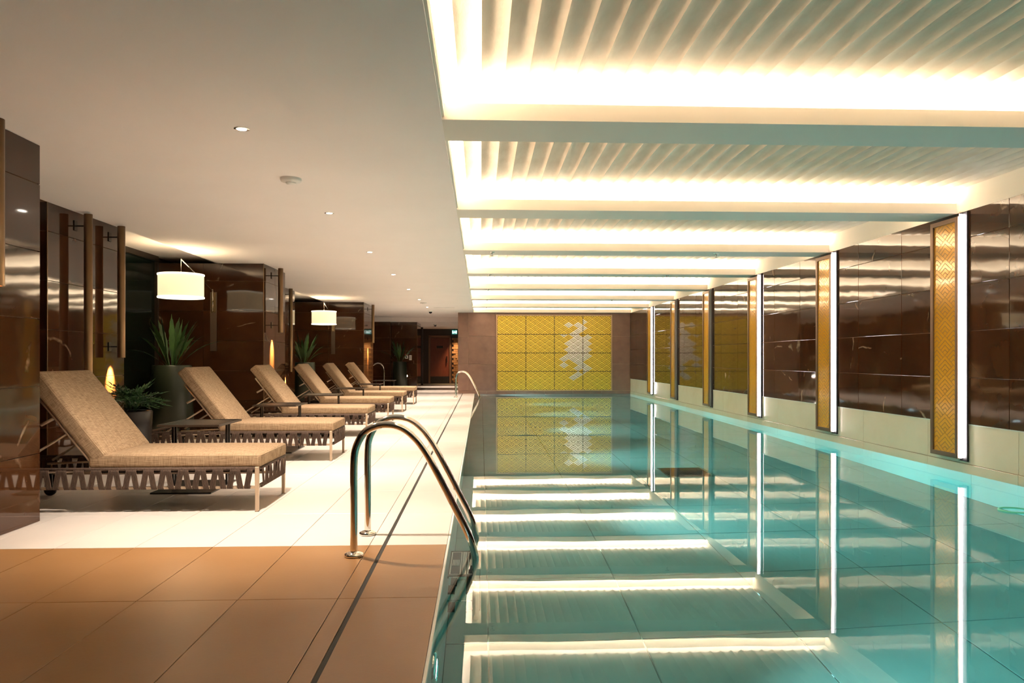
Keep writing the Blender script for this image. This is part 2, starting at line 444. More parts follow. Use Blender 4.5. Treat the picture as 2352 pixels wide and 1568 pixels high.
pier('pillar', -5.06, -3.06, 4.0, 5.28, 2.61, 'nearest glossy brown stone pillar at the left edge', [-5.06, -4.92, -3.99, -3.06], [4.0, 4.64, 5.28])
pier('pillar', -5.06, -4.09, 7.17, 8.68, 2.70, 'set back stone pillar behind the nearest lounger', [-5.06, -5.0, -4.09], [7.17, 7.90, 8.68])
pier('pillar', -5.06, -3.38, 11.7, 12.96, 2.61, 'stone pillar carrying the nearer drum lamp', [-5.06, -4.31, -3.38], [11.7, 12.33, 12.96])
pier('pillar', -5.06, -4.09, 15.0, 16.49, 2.70, 'set back stone pillar between the two drum lamps', [-5.06, -5.0, -4.09], [15.0, 15.75, 16.49])
pier('pillar', -5.06, -3.07, 19.62, 21.3, 2.61, 'stone pillar carrying the farther drum lamp', [-5.06, -4.93, -4.0, -3.07], [19.62, 20.45, 21.3])
# far end of the left side
pier('pillar', -5.06, -3.25, 26.83, 27.3, 2.45, 'dark stone wall end beside the far handrail', [-5.06, -4.9, -4.1, -3.25], [26.83, 27.3], 2.61)
pier('pillar', -3.24, -2.30, 26.95, 28.6, 2.44, 'stone wall end behind the farthest potted plant', [-3.24, -2.30], [26.95, 28.6], 2.45)
wc = link('wall_corridor', B((-5.4, 0, 33.2, 33.4, -.1, 2.9), (-.74, -.6, YB+.3, 33.2, -.1, 2.9)), dark_wall, kind='structure', label='dark corridor wall at the far left end')
bk = random.Random(3)
for j in range(20):
    x = -1.28 if j % 2 else -1.21
    z = .1*j+.05
    while x < -.76:
        wd = bk.uniform(.10, .24); x1 = min(x+wd, -.75)
        link('split_stone', B((x+.003, x1-.003, 33.2-.02-bk.uniform(.0,.03), 33.2, z+.004, z+.096)), brick_wood, wc)
        x = x1
column = link('pillar', B((-2.62,-2.45,31.5,31.7,0,2.45)), mat('black_column', (.02,.013,.012), .4), kind='structure', label='narrow black column in the far corridor')
link('trim_1', B((-2.4,-.74,31.9,32.2,0,.03)), edge_pale, kind='structure', label='pale threshold step before the corridor door')
dr = empty('door_1', (-1.82, 33.19, .03), kind='structure', label='reddish wooden door at the end of the corridor')
link('door_leaf', B((-.42,.42,-.05,-.01,.3,2.02)), door_wood, dr)
link('kick_plate', B((-.42,.42,-.055,-.01,.0,.3)), black_metal, dr)
link('door_frame', B((-.50,-.43,-.09,0,0,2.10),(.43,.50,-.09,0,0,2.10),(-.50,.50,-.09,0,2.03,2.12)), bronze_frame, dr)
link('door_handle', B((.30,.34,-.10,-.05,.9,1.2)), chrome, dr)
link('name_plate', B((-.14,.14,-.058,-.05,1.56,1.66)), black_metal, dr)
# exit sign
ex = empty('exit_sign', (-1.16, 33.0, 2.30), label='green exit sign with running figure above the far corridor', cat='sign')
link('housing', B((-.115,.115,-.02,.02,-.09,.09)), exit_m, ex)
bm = B((-.10,-.055,-.023,-.02,-.06,.07), (.045,.10,-.023,-.02,-.06,.07), (-.02,.0,-.023,-.02,.035,.06), (-.03,.01,-.023,-.02,-.015,.03), (-.05,-.02,-.023,-.02,-.06,-.015), (.0,.03,-.023,-.02,-.05,-.015), (.0,.035,-.023,-.02,.0,.02))
link('pictogram', bm, exit_w, ex)
link('bracket', B((-.01,.01,-.01,.01,.09,.15)), black_metal, ex)
# ---------------------------------------------------------------- artwork on the far wall
def clip_poly(poly, x0, x1, y0, y1):
    def side(P_, inside, inter):
        out = []
        for i in range(len(P_)):
            a, b = P_[i-1], P_[i]
            if inside(b):
                if not inside(a): out.append(inter(a, b))
                out.append(b)
            elif inside(a): out.append(inter(a, b))
        return out
    for ax, v, s in ((0, x0, 1), (0, x1, -1), (1, y0, 1), (1, y1, -1)):
        if not poly: break
        poly = side(poly, lambda p: s*(p[ax]-v) >= 0, lambda a, b: tuple(a[i]+(b[i]-a[i])*(v-a[ax])/(b[ax]-a[ax]) for i in (0, 1)))
    return poly
def prism(bm, poly, y_front, y_back, mi, front=-1):
    """polygon in x,z pushed out along -y"""
    if len(poly) < 3: return
    area = sum(poly[i-1][0]*poly[i][1]-poly[i][0]*poly[i-1][1] for i in range(len(poly)))
    if abs(area) < 2e-6: return
    if area < 0: poly = poly[::-1]
    a = [bm.verts.new((x, y_front, z)) for x, z in poly]; b = [bm.verts.new((x, y_back, z)) for x, z in poly]
    bm.faces.new(a).material_index = mi
    for i in range(len(a)):
        bm.faces.new((a[i-1], b[i-1], b[i], a[i])).material_index = mi
def rhomb(bm, ax, az, hw, hh, ts, hs, rect, yf, yb, mi):
    """chevrons nested in a rhombus hung from its apex"""
    def Pt(u, v): return (ax-u*hw+v*hw, az-u*hh-v*hh)
    for t in ts:
        a, b = max(t-hs, 0), min(t+hs, 1)
        for poly in ([(a,a),(a,1),(b,1),(b,b)], [(a,a),(b,b),(1,b),(1,a)]):
            q = clip_poly([Pt(*p) for p in poly], *rect); prism(bm, q, yf, yb, mi)
art = empty('wall_artwork', (2.385, YB, 1.31), label='large golden wall artwork of sixteen chevron panels on the far wall', cat='artwork')
AW, AH = 3.70, 2.40
pw, ph = AW/4, AH/4; W_, H_ = pw/3, ph/3
rs = random.Random(11)
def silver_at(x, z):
    # silver coloured cells: a ragged oval patch right of the middle
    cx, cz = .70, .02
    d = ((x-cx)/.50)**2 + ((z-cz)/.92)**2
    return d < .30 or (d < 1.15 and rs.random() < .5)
for i in range(4):
    for j in range(4):
        x0 = -AW/2+pw*i+.009; x1 = x0+pw-.018; z0 = -AH/2+ph*j+.009; z1 = z0+ph-.018
        pn = link('panel', B((x0, x1, -.030, -.004, z0, z1)), gold_back, art)
        bm = bmesh.new()
        for a in range(-1, 8):
            for b in range(-1, 9):
                ax = x0-.009+W_*a/2; az = z0-.009+H_*b/2
                if (a+b) % 2: continue
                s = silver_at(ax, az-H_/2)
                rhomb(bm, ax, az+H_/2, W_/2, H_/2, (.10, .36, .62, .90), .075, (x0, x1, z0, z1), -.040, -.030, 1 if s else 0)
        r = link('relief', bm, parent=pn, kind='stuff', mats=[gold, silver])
link('frame', B((-AW/2-.03, -AW/2, -.045, 0, -AH/2-.03, AH/2+.03), (AW/2, AW/2+.03, -.045, 0, -AH/2-.03, AH/2+.03),
                (-AW/2, AW/2, -.045, 0, AH/2, AH/2+.03), (-AW/2, AW/2, -.045, 0, -AH/2-.03, -AH/2)), mat('artwork_frame', (.55,.36,.22), .35, .5), art)
link('backing', B((-AW/2, AW/2, -.004, .0, -AH/2, AH/2)), dark_frame, art)
# ---------------------------------------------------------------- framed gold panels on the right wall
FH = 2.44
def frame_panel():
    e = empty('gold_panel')
    # local: x along the wall (towards the viewer), y into the wall, z up ; front faces -y
    hw = .2275
    link('frame', B((-hw, -hw+.045, -.062, 0, 0, FH), (hw-.045, hw, -.062, 0, 0, FH), (-hw+.045, hw-.045, -.062, 0, 0, .045), (-hw+.045, hw-.045, -.062, 0, FH-.045, FH)), bronze_frame, e)
    link('gold_glass', B((-hw+.045, hw-.045, -.046, -.004, .045, FH-.045)), gold_glass, e)
    bm = bmesh.new(); W2, H2 = .275, .20
    for b in range(0, 28):
        for a in (-1, 0, 1):
            if (a+b) % 2: continue
            rhomb(bm, W2*a/2, .045+H2*b/2, W2/2, H2/2, (.0, .24, .48, .72), .013, (-hw+.046, hw-.046, .046, FH-.046), -.0472, -.046, 0)
    link('chevron_lines', bm, gold_line, e, kind='stuff')
    return e
FY = [(7.255,7.71,1), (9.97,10.41,1), (12.69,13.12,1), (15.40,15.83,0), (18.13,18.56,0), (20.75,21.18,1)]
names = ['nearest', 'second nearest', 'third nearest', 'fourth nearest', 'fifth nearest', 'farthest']
fp0 = None
for i, (a, b, lit) in enumerate(FY):
    lab = f'{names[i]} tall bronze framed gold chevron panel on the right wall'
    if fp0 is None: fp0 = frame_panel(); o = fp0
    else: o = copy_tree(fp0)
    o.location = (XW, (a+b)/2, .12); o.rotation_euler = (0, 0, -PI/2)
    tag(o, lab, 'wall panel', 'gold chevron panels along the right wall')
    t = empty('light_strip', (XW-.012, (a+b)/2-.229, .10), label=(f'glowing white vertical light strip beside the {names[i]} gold panel' if lit else f'unlit grey vertical tube light beside the {names[i]} gold panel'), cat='light', group='vertical strip lights along the right wall')
    link('diffuser', B((-.036,-.010,-.014,-.001,.03,2.48)), led_m if lit else off_tube, t)
    link('housing', B((-.008,.012,-.078,-.001,.0,2.50)), added_baffle, t)  # added dark fin, blocks the strip's mirror image in the wall
    link('end_cap', B((-.038,-.008,-.016,-.001,.0,.03)), chrome, t); link('end_cap', B((-.038,-.008,-.016,-.001,2.48,2.505)), chrome, t)
# ---------------------------------------------------------------- loungers
def strap_mesh(xt, xb):
    """ribbed cord band from the top rail down to the bottom rail, in the x,z plane (y outwards)"""
    bm = bmesh.new(); wd = .043; n = 5; zt, zb = .325, .172
    prof = []
    for k in range(n):
        prof += [(-wd/2+wd*k/n, .0), (-wd/2+wd*(k+.5)/n, -.005)]
    prof.append((wd/2, 0))
    path = [(xt, .012, zt-.012), (xt, -.004, zt-.002), (xt, -.012, zt-.02), (xb, -.012, zb+.012), (xb, -.002, zb-.002), (xb, .014, zb+.006)]
    rows = [[bm.verts.new((x+p[0], y+(p[1] if 1 < i < 4 else p[1]*.5), z)) for p in prof] for i, (x, y, z) in enumerate(path)]
    for a, b in zip(rows, rows[1:]):
        for k in range(len(prof)-1):
            f = bm.faces.new((a[k], b[k], b[k+1], a[k+1])); f.smooth = False
    me = bpy.data.meshes.new('strap'); bm.normal_update(); bm.to_mesh(me); bm.free(); me.materials.append(rope); return me
SA, SB = strap_mesh(-.046, -.0235), strap_mesh(.046, .0235)
def cushion(L, Wd, T, bev=.03):
    bm = bmesh.new(); box(bm, 0, L, -Wd/2, Wd/2, 0, T)
    bmesh.ops.bevel(bm, geom=bm.edges[:], offset=bev, segments=4, profile=.6, affect='EDGES')
    bmesh.ops.subdivide_edges(bm, edges=[e for e in bm.edges if e.calc_length() > .3], cuts=5, use_grid_fill=True)
    for v in bm.verts:   # slight crown and softness
        u = max(0, 1-((v.co.x-L/2)/(L/2))**2); w2 = max(0, 1-(v.co.y/(Wd/2))**2)
        if v.co.z > T*.6: v.co.z += .012*(u*w2)**.5
    for f in bm.faces: f.smooth = True
    return bm
def piping_bm(L, Wd, z):
    r = .03; pts = []
    for cx, cy, a0 in ((L-r, Wd/2-r, 0), (r, Wd/2-r, 90), (r, -Wd/2+r, 180), (L-r, -Wd/2+r, 270)):
        for k in range(4):
            a = math.radians(a0+30*k); pts.append((cx+r*math.cos(a)*.86, cy+r*math.sin(a)*.86, z))
    pts.append(pts[0]); bm = bmesh.new(); tube(bm, pts, .0035, 5); return bm
def make_lounger():
    e = empty('sun_lounger')
    L, Wd = 2.05, .76
    # origin: foot end, near side at y=0 ; x from -L to 0 ; y from 0 to Wd
    for y in (.014, Wd-.014):
        bm = B((-.030, .0, y-.013, y+.013, .0, .33)); bmesh.ops.bevel(bm, geom=bm.edges[:], offset=.003, segments=1, affect='EDGES')
        for v in bm.verts:
            if v.co.z < .1: v.co.x = -.015+(v.co.x+.015)*.8
        lg = link('leg', bm, taupe_metal, e)
        link('foot_glide', B((-.028,-.002,y-.012,y+.012,-.0,.006)), black_rubber, lg)
    for y in (.03, Wd-.03):
        bm = bmesh.new(); lathe(bm, [(.03,-.018),(.046,-.014),(.048,0),(.046,.014),(.03,.018)], 20)
        link('wheel', bm, black_rubber, e, loc=(-L+.14, y, .048), rot=(PI/2,0,0))
        link('wheel_fork', B((-L+.11,-L+.17,y-.03,y-.02,.05,.20),(-L+.11,-L+.17,y+.02,y+.03,.05,.20)), black_metal, e)
    # rails
    bm = bmesh.new()
    for z in (.180,):
        for y in (.016, Wd-.016): box(bm, -L, -.02, y-.010, y+.010, z-.010, z+.010)
        box(bm, -.03, -.006, .02, Wd-.02, z-.01, z+.01); box(bm, -L, -L+.02, .02, Wd-.02, z-.01, z+.01)
    link('bottom_rail', bm, taupe_metal, e)
    bm = bmesh.new()
    n = 16
    for y, s in ((.010, 1), (Wd-.010, -1)):
        pts = [(-L, y, .317), (-.03, y, .317)]; tube(bm, pts, .014, 8)
    tube(bm, [(-.006, .02, .317), (-.006, Wd-.02, .317)], .014, 8); tube(bm, [(-L+.006, .02, .317), (-L+.006, Wd-.02, .317)], .014, 8)
    link('rope_wrapped_rail', bm, rope, e)
    per = (L-.05)/n
    for k in range(n):
        x = -.045-per*(k+.5)
        for me in (SA, SB):
            link('strap', me, parent=e, loc=(x, .006, 0))
            link('strap', me, parent=e, loc=(x, Wd-.006, 0), rot=(0,0,PI))
    for k in range(6):
        y = .06+(Wd-.12)*(k+.5)/6
        for me in (SA, SB):
            link('strap', me, parent=e, loc=(-.002, y, 0), rot=(0,0,PI/2))
            link('strap', me, parent=e, loc=(-L+.002, y, 0), rot=(0,0,-PI/2))
    # platform
    link('platform', B(*[(-1.22+.1*k, -1.22+.1*k+.07, .04, Wd-.04, .296, .306) for k in range(12)], (-1.22,-.03,.035,.055,.29,.31), (-1.22,-.03,Wd-.055,Wd-.035,.29,.31)), black_metal, e)
    HX, HZ, A = -1.27, .335, math.radians(51.5)
    sc = link('seat_cushion', cushion(1.245, .745, .10), fabric, e, loc=(-1.235, Wd/2, .325))
    link('piping', piping_bm(1.245, .745, .088), fabric_trim, sc)
    bc = link('back_cushion', cushion(.80, .745, .115), fabric, e)
    bc.matrix_local = Matrix.Translation((-1.19, Wd/2, .345)) @ Matrix.Rotation(-(PI-A), 4, 'Y') @ Matrix.Rotation(PI, 4, 'X')
    link('piping', piping_bm(.80, .745, .102), fabric_trim, bc)
    # back frame: local z up cushion plane
    bm = bmesh.new()
    d = Vector((-math.cos(A), 0, math.sin(A))); nrm = Vector((-math.sin(A), 0, -math.cos(A)))
    o0 = Vector((-1.19, 0, .335))
    for y in (.06, Wd-.06):
        tube(bm, [o0+Vector((0,y,0))+d*-.03+nrm*.018, o0+Vector((0,y,0))+d*.66+nrm*.018], .012, 6)
    for s in (.1, .3, .5, .66):
        tube(bm, [o0+Vector((0,.06,0))+d*s+nrm*.018, o0+Vector((0,Wd-.06,0))+d*s+nrm*.018], .010, 6)
    link('back_frame', bm, taupe_metal, e)
    for y in (.09, Wd-.09):
        bm = bmesh.new(); tube(bm, [o0+Vector((0,y,0))+d*.33+nrm*.02, Vector((-1.86, y, .30))], .009, 6)
        link('prop_strut', bm, taupe_metal, e)
        bm = bmesh.new(); tube(bm, [Vector((-1.22, y, .30)), Vector((-1.90, y, .27))], .009, 6)
        link('ratchet_bar', bm, taupe_metal, e)
    bm = bmesh.new()
    q = o0+d*.47+nrm*.02
    tube(bm, [q+Vector((0,.05,0)), q+Vector((0,.05,0))+nrm*.05+Vector((-.055,0,-.02))], .012, 6)
    link('release_lever', bm, taupe_metal, e)
    return e
LY = [5.53, 8.23, 10.78, 13.27, 15.66, 18.28]
lab = ['nearest beige cushioned lounger, in front at the left pillar', 'second beige lounger from the front, beside the nearest drum lamp plant',
       'third beige lounger from the front, its foot just left of the handrail', 'fourth beige lounger from the front, between two black side tables',
       'fifth beige lounger from the front, second from the far end', 'farthest beige lounger, last of the row towards the corridor']
lg0 = make_lounger()
for i, y in enumerate(LY):
    o = lg0 if i == 0 else copy_tree(lg0)
    o.location = (-1.635, y, 0)
    tag(o, lab[i], 'sun lounger', 'loungers in a row along the pool')
# ---------------------------------------------------------------- side tables
def make_table():
    e = empty('side_table')
    bm = B((-.26,.26,0,.60,.548,.560)); bmesh.ops.bevel(bm, geom=bm.edges[:], offset=.002, segments=1, affect='EDGES')
    tt = link('tabletop', bm, black_metal, e)
    link('rim', B((-.262,.262,-.002,.004,.546,.563),(-.262,.262,.596,.602,.546,.563),(-.262,-.256,.004,.596,.546,.563),(.256,.262,.004,.596,.546,.563)), dark_frame, tt)
    for x in (-.235, .235):
        for y in (.27, .33):
            link('leg', B((x-.009,x+.009,y-.009,y+.009,.012,.548)), black_metal, e)
    link('base', B((-.25,.25,-.16,.50,.0,.012)), black_metal, e)
    return e
tb0 = make_table()
TY = [6.44, 9.08, 11.62, 14.12, 16.50, 19.15]
tl = ['black metal side table between the first and second loungers', 'black metal side table between the second and third loungers', 'black metal side table between the third and fourth loungers',
      'black metal side table between the fourth and fifth loungers', 'black metal side table between the fifth and sixth loungers', 'farthest black metal side table, beyond the last lounger']
for i, y in enumerate(TY):
    o = tb0 if i == 0 else copy_tree(tb0)
    o.location = (-2.50, y, 0); tag(o, tl[i], 'side table', 'black side tables between the loungers')
# ---------------------------------------------------------------- pool ladders
def make_ladder():
    e = empty('pool_ladder')
    R = .0215
    path = catmull([(-.724,0,0), (-.724,0,.30), (-.724,0,.52), (-.712,0,.62), (-.665,0,.705), (-.60,0,.742), (-.53,0,.750), (-.45,0,.730), (-.38,0,.675), (-.322,0,.60), (-.26,0,.49),
                    (-.135,0,.25), (-.075,0,.13), (-.040,0,.03), (-.028,0,-.06), (-.028,0,-.35), (-.028,0,-1.0)], 5)
    for y in (0, .52):
        bm = bmesh.new(); tube(bm, [p+Vector((0,y,0)) for p in path], R, 16)
        h = link('handrail', bm, chrome, e)
        bm = bmesh.new(); lathe(bm, [(.022,.030),(.030,.026),(.052,.018),(.056,.010),(.054,0)][::-1], 24, -.724, y)
        link('flange', bm, chrome, h)
        bm = bmesh.new(); tube(bm, [(-.19, y, -.75), (-.028, y, -.75)], .012, 8)
        link('wall_bracket', bm, chrome, h)
    for z in (-.35,):
        st = link('step', B((-.19,-.002,.0,.52,z-.014,z), (-.19,-.184,0,.52,z-.04,z), (-.008,-.002,0,.52,z-.04,z)), grip_m, e)
        for xa, xb in ((-.182,-.116), (-.078,-.010)):
            link('grip_border', B((xa,xb,.03,.036,z,z+.004),(xa,xb,.484,.49,z,z+.004),(xa,xa+.006,.03,.49,z,z+.004),(xb-.006,xb,.03,.49,z,z+.004)), sign_w, st)
            link('grip_rib', B(*[(xa+.012+.009*k, xa+.017+.009*k, .20, .32, z, z+.004) for k in range(5)]), sign_w, st)
            for ya, yb in ((.045,.19), (.33,.475)):
                link('grip_strip', B((xa+.010, xb-.010, ya, yb, z, z+.003)), black_rubber, st)
        link('centre_rib', B(*[(-.110+.0065*k, -.106+.0065*k, .03, .49, z, z+.004) for k in range(4)]), sign_w, st)
    for z in (-.62, -.88):
        for y in (.0, .40):
            link('wall_bracket', B((-.19,-.15,y,y+.12,z-.03,z)), grip_m, e)
        link('step', B((-.085,-.004,.0,.52,z-.014,z), (-.085,-.079,0,.52,z-.04,z)), grip_m, e)
    return e
l0 = make_ladder(); l0.location = (0, 4.266, 0)
tag(l0, 'polished steel pool ladder in the foreground at the deck edge', 'pool ladder')
l1 = copy_tree(l0); l1.location = (0, 21.44, 0)
tag(l1, 'small distant steel pool ladder at the far end of the deck', 'pool ladder')
hr = empty('handrail', (-3.28, 25.3, 0), label='curved steel handrail behind the farthest lounger', cat='handrail')
bm = bmesh.new(); tube(bm, catmull([(.0,0,0),(.0,0,.5),(0,0,.72),(-.03,0,.85),(-.12,0,.95),(-.26,0,.96),(-.45,0,.84),(-.62,0,.70)], 5), .022, 12)
link('rail', bm, chrome, hr)
bm = bmesh.new(); lathe(bm, [(.055,0),(.055,.01),(.03,.025)], 16); link('flange', bm, chrome, hr)
# ---------------------------------------------------------------- drum lamps
def make_lamp():
    """origin on the pillar face at plate centre line, wall at y=0, room towards -y"""
    e = empty('wall_lamp')
    link('back_plate', B((-.05,.05,-.012,0,1.245,2.16)), mat('bronze_plate', (.16,.115,.08), .35, .7), e)
    link('slide_rail', B((-.012,.012,-.045,-.012,1.85,2.17),(-.03,-.02,-.02,-.012,1.84,2.15),(.02,.03,-.02,-.012,1.84,2.15)), brass, e)
    bm = bmesh.new(); tube(bm, [(0,-.04,1.86), (0,-.04,2.20)], .010, 10); link('pivot_rod', bm, chrome, e)
    bm = bmesh.new(); tube(bm, [(0,-.04,2.18), (.05,-1.38,2.49)], .006, 8); link('arm', bm, chrome, e)
    bm = bmesh.new(); tube(bm, [(.05,-1.38,2.49), (.05,-1.38,2.20)], .004, 8); link('cord', bm, chrome, e)
    cx, cy, z0, z1, r = .05, -1.38, 1.965, 2.275, .292
    bm = bmesh.new(); lathe(bm, [(r,z0),(r,z1),(r-.004,z1),(r-.004,z0)], 40, cx, cy, False); 
    sh = link('shade', bm, shade_m, e)
    bm = bmesh.new()
    for z in (z0, z1): lathe(bm, [(r+.008,z-.010),(r+.010,z),(r+.008,z+.010),(r-.006,z+.010),(r-.006,z-.010),(r+.008,z-.010)], 40, cx, cy, False)
    link('rim', bm, rim_m, sh)
    bm = bmesh.new(); lathe(bm, [(.0001,z0+.012),(r-.01,z0+.012),(r-.01,z0+.016),(.0001,z0+.016)], 40, cx, cy, False)
    link('diffuser', bm, rim_m, sh)
    return e
wl0 = make_lamp(); wl0.location = (-4.15, 11.70, 0)
tag(wl0, 'nearer cream drum lamp hung from a slim wall arm', 'wall lamp', 'drum lamps above the loungers')
wl1 = copy_tree(wl0); wl1.location = (-4.13+.26, 19.62, 0)
tag(wl1, 'farther cream drum lamp hung from a slim wall arm', 'wall lamp', 'drum lamps above the loungers')
for o in (wl0, wl1):
    lamp('lamp_bulb', 'POINT', (.05, -1.38, 2.16), 6, (1,.80,.55), parent=o, shadow_soft_size=.06)
    lamp('lamp_down_glow', 'SPOT', (.05, -1.38, 1.955), 22, (1,.76,.42), (0,0,-1), o, spot_size=math.radians(130), spot_blend=1, shadow_soft_size=.15)
# ---------------------------------------------------------------- bronze tube lights
def tube_light(x, y, z0, r, face, label, up=False, e_down=420):
    t = empty('tube_light', (x, y, z0), label=label, cat='wall light', group='bronze tube lights on the pillars')
    H = 2.59-z0
    bm = bmesh.new(); lathe(bm, [(r,0),(r,H),(r-.006,H),(r-.006,0),(r,0)], 24, 0, 0, False); link('tube', bm, bronze, t)
    bm = bmesh.new(); lathe(bm, [(.0001,.03),(r-.008,.03),(r-.008,.033),(.0001,.033)], 20, 0, 0, False); link('lens', bm, lens_m, t)
    for z in (.12, H-.12):
        link('bracket', B((face-x, 0, -.006, .006, z-.006, z+.006), (face-x, face-x+.008, -.045, .012, z-.05, z+.05)), black_metal, t)
    if e_down: lamp('tube_spot', 'SPOT', (0,0,.0), e_down, (1,.74,.36), (-.52,0,-1), t, spot_size=math.radians(42), spot_blend=.8, shadow_soft_size=.02)
    if up: lamp('tube_up_spot', 'SPOT', (face-x+.02 if False else 0,0,H-.2), 0.1, (1,.85,.7), (0,0,1), t, spot_size=math.radians(60), shadow_soft_size=.02)
    return t
tube_light(-2.95, 4.64, 1.573, .045, -3.06, 'bronze tube light on the nearest pillar at the left edge', e_down=420)
tube_light(-3.24, 12.15, 1.548, .040, -3.38, 'bronze tube light on the pillar right of the nearer drum lamp')
tube_light(-2.93, 20.3, 1.555, .040, -3.07, 'bronze tube light on the pillar right of the farther drum lamp')
tube_light(-3.97, 7.67, .45, .040, -4.09, 'long bronze tube reaching down behind the nearest lounger', e_down=0)
tube_light(-3.97, 8.36, 1.14, .040, -4.09, 'bronze tube light above the leafy fern plant')
tube_light(-3.97, 15.67, .85, .040, -4.09, 'bronze tube light just left of the farther drum lamp')
# ---------------------------------------------------------------- plants
def frond_mesh(L, wd, lean, droop, serr=0, n=12):
    """long blade: rises from the origin, leans towards +x and droops; serrated edges"""
    bm = bmesh.new(); pts = []
    for i in range(n+1):
        t = i/n
        pts.append(Vector((lean*L*t + droop*L*t**2.4*.5, 0, L*t*(1-.25*lean) - droop*L*t**3*.6)))
    rows = []
    for i, p in enumerate(pts):
        t = i/n
        if t < .28: wv = .006+.01*t
        else: wv = wd*math.sin(PI*min(1, (t-.28)/.74+.10))**.7*(1 - .25*(i % 2)*serr) if t < 1 else .002
        rows.append((bm.verts.new(p+Vector((0,-wv,.25*wv))), bm.verts.new(p), bm.verts.new(p+Vector((0,wv,.25*wv)))))
    for a, b in zip(rows, rows[1:]):
        for k in range(2):
            f = bm.faces.new((a[k], a[k+1], b[k+1], b[k])); f.smooth = True
    me = bpy.data.meshes.new('frond'); bm.normal_update(); bm.to_mesh(me); bm.free(); return me
FR = [frond_mesh(.80, .042, .30, .16, .9), frond_mesh(.74, .040, .50, .25, .9), frond_mesh(.66, .036, .75, .40, .9), frond_mesh(.82, .04, .12, .06, .9)]
for m_ in FR: m_.materials.append(leaf_m)
def pot(bm, r0, r1, h):
    lathe(bm, [(r0*.94,0),(r0,.02),(r1*1.0+ (r0-r1)*.3,h*.7),(r1,h-.01),(r1-.01,h),(r1-.035,h),(r1-.04,h-.06)], 32, 0, 0, False)
def tall_plant(loc, label, sc, n, seed, h=1.035, r0=.30, r1=.26):
    e = empty('potted_plant', loc, label=label, cat='potted plant')
    bm = bmesh.new(); pot(bm, r0, r1, h); link('pot', bm, pot_m, e)
    bm = bmesh.new(); lathe(bm, [(.001,h-.05),(r1-.03,h-.05)], 24, 0, 0, False); link('soil', bm, soil_m, e)
    rr = random.Random(seed)
    for k in range(n):
        me = FR[[3,0,1,0,2,1][k % 6]]
        a = 2*PI*k*.382+rr.uniform(-.3,.3)
        o = link('frond', me, parent=e, loc=(.05*math.cos(a), .05*math.sin(a), h-.05), rot=(rr.uniform(-.12,.12), rr.uniform(-.1,.12), a))
        o.scale = (sc*rr.uniform(.85,1.15),)*3
tall_plant((-4.40, 10.75, 0), 'upright green fern in a tall dark planter below the nearer drum lamp', 1.0, 22, 1)
tall_plant((-4.36, 18.50, 0), 'upright green plant in a dark planter below the farther drum lamp', 1.0, 24, 2)
tall_plant((-2.86, 26.35, 0), 'farthest upright green plant in a black planter', 1.05, 16, 3, 1.02, .27, .24)
def leaflet_leaf():
    """arching stem with finger-like lobes"""
    bm = bmesh.new(); L = .34
    def at(t): return Vector((L*t, 0, .24*t - .34*t*t))
    tube(bm, [at(i/8) for i in range(9)], .003, 4)
    for i in range(3, 9):
        for s in (-1, 1):
            p = at(i/8); l = .12*math.sin(PI*(i/8*.8+.12)); d = Vector((.45, s*.9, -.12)).normalized()
            q = p+d*l; w2 = Vector((.012, 0, 0))
            m1 = p+d*l*.5+Vector((0,0,.012))
            v = [bm.verts.new(x) for x in (p, m1-w2, q, m1+w2)]
            bm.faces.new(v)
    p = at(1); v = [bm.verts.new(x) for x in (p, p+Vector((.04,.014,-.02)), p+Vector((.09,0,-.06)), p+Vector((.04,-.014,-.02)))]; bm.faces.new(v)
    me = bpy.data.meshes.new('leaf'); bm.normal_update(); bm.to_mesh(me); bm.free(); me.materials.append(leaf_dark); return me
LM = leaflet_leaf()
e = empty('potted_plant', (-3.60, 7.80, 0), label='bushy dark leafed plant in a low round planter behind the nearest lounger', cat='potted plant')
bm = bmesh.new(); pot(bm, .17, .20, .59); link('pot', bm, mat('brown_pot', (.014,.010,.008), .35), e)
bm = bmesh.new(); lathe(bm, [(.001,.54),(.165,.54)], 24, 0, 0, False); link('soil', bm, soil_m, e)
rr = random.Random(5)
for k in range(60):
    a = 2.4*k+rr.uniform(-.2,.2); up = rr.uniform(-1.45, -.25)
    o = link('leaf', LM, parent=e, loc=(.04*math.cos(a), .04*math.sin(a), .58+rr.uniform(0,.06)), rot=(rr.uniform(-.3,.3), up*.95, a))
    o.scale = (rr.uniform(.55,.85),)*3
# ---------------------------------------------------------------- ceiling fittings
def downlight(x, y, label, z=C, power=SPOT, tilt=(0,0,-1), size=95):
    e = empty('downlight', (x, y, z), label=label, cat='downlight', group='recessed downlights in the deck ceiling')
    bm = bmesh.new(); lathe(bm, [(.036,-.004),(.048,-.003),(.050,0),(.036,0),(.030,-.001),(.036,-.004)], 28, 0, 0, False); link('trim_ring', bm, chrome, e)
    bm = bmesh.new(); lathe(bm, [(.0001,-.002),(.030,-.002)], 20, 0, 0, False)
    l = link('lens', bm, lens_m, e)
    if power: lamp('downlight_beam', 'SPOT', (0,0,-.03), power, (1,.87,.74), tilt, e, spot_size=math.radians(size), spot_blend=.9, shadow_soft_size=.03)
ord_ = ['nearest', 'second nearest', 'third nearest', 'fourth nearest', 'fifth nearest', 'sixth nearest', 'seventh nearest']
for k in range(7):
    downlight(-1.54, 4.844+2.765*k, f'{ord_[k]} small recessed downlight over the lounger row', tilt=(0, .22, -1))
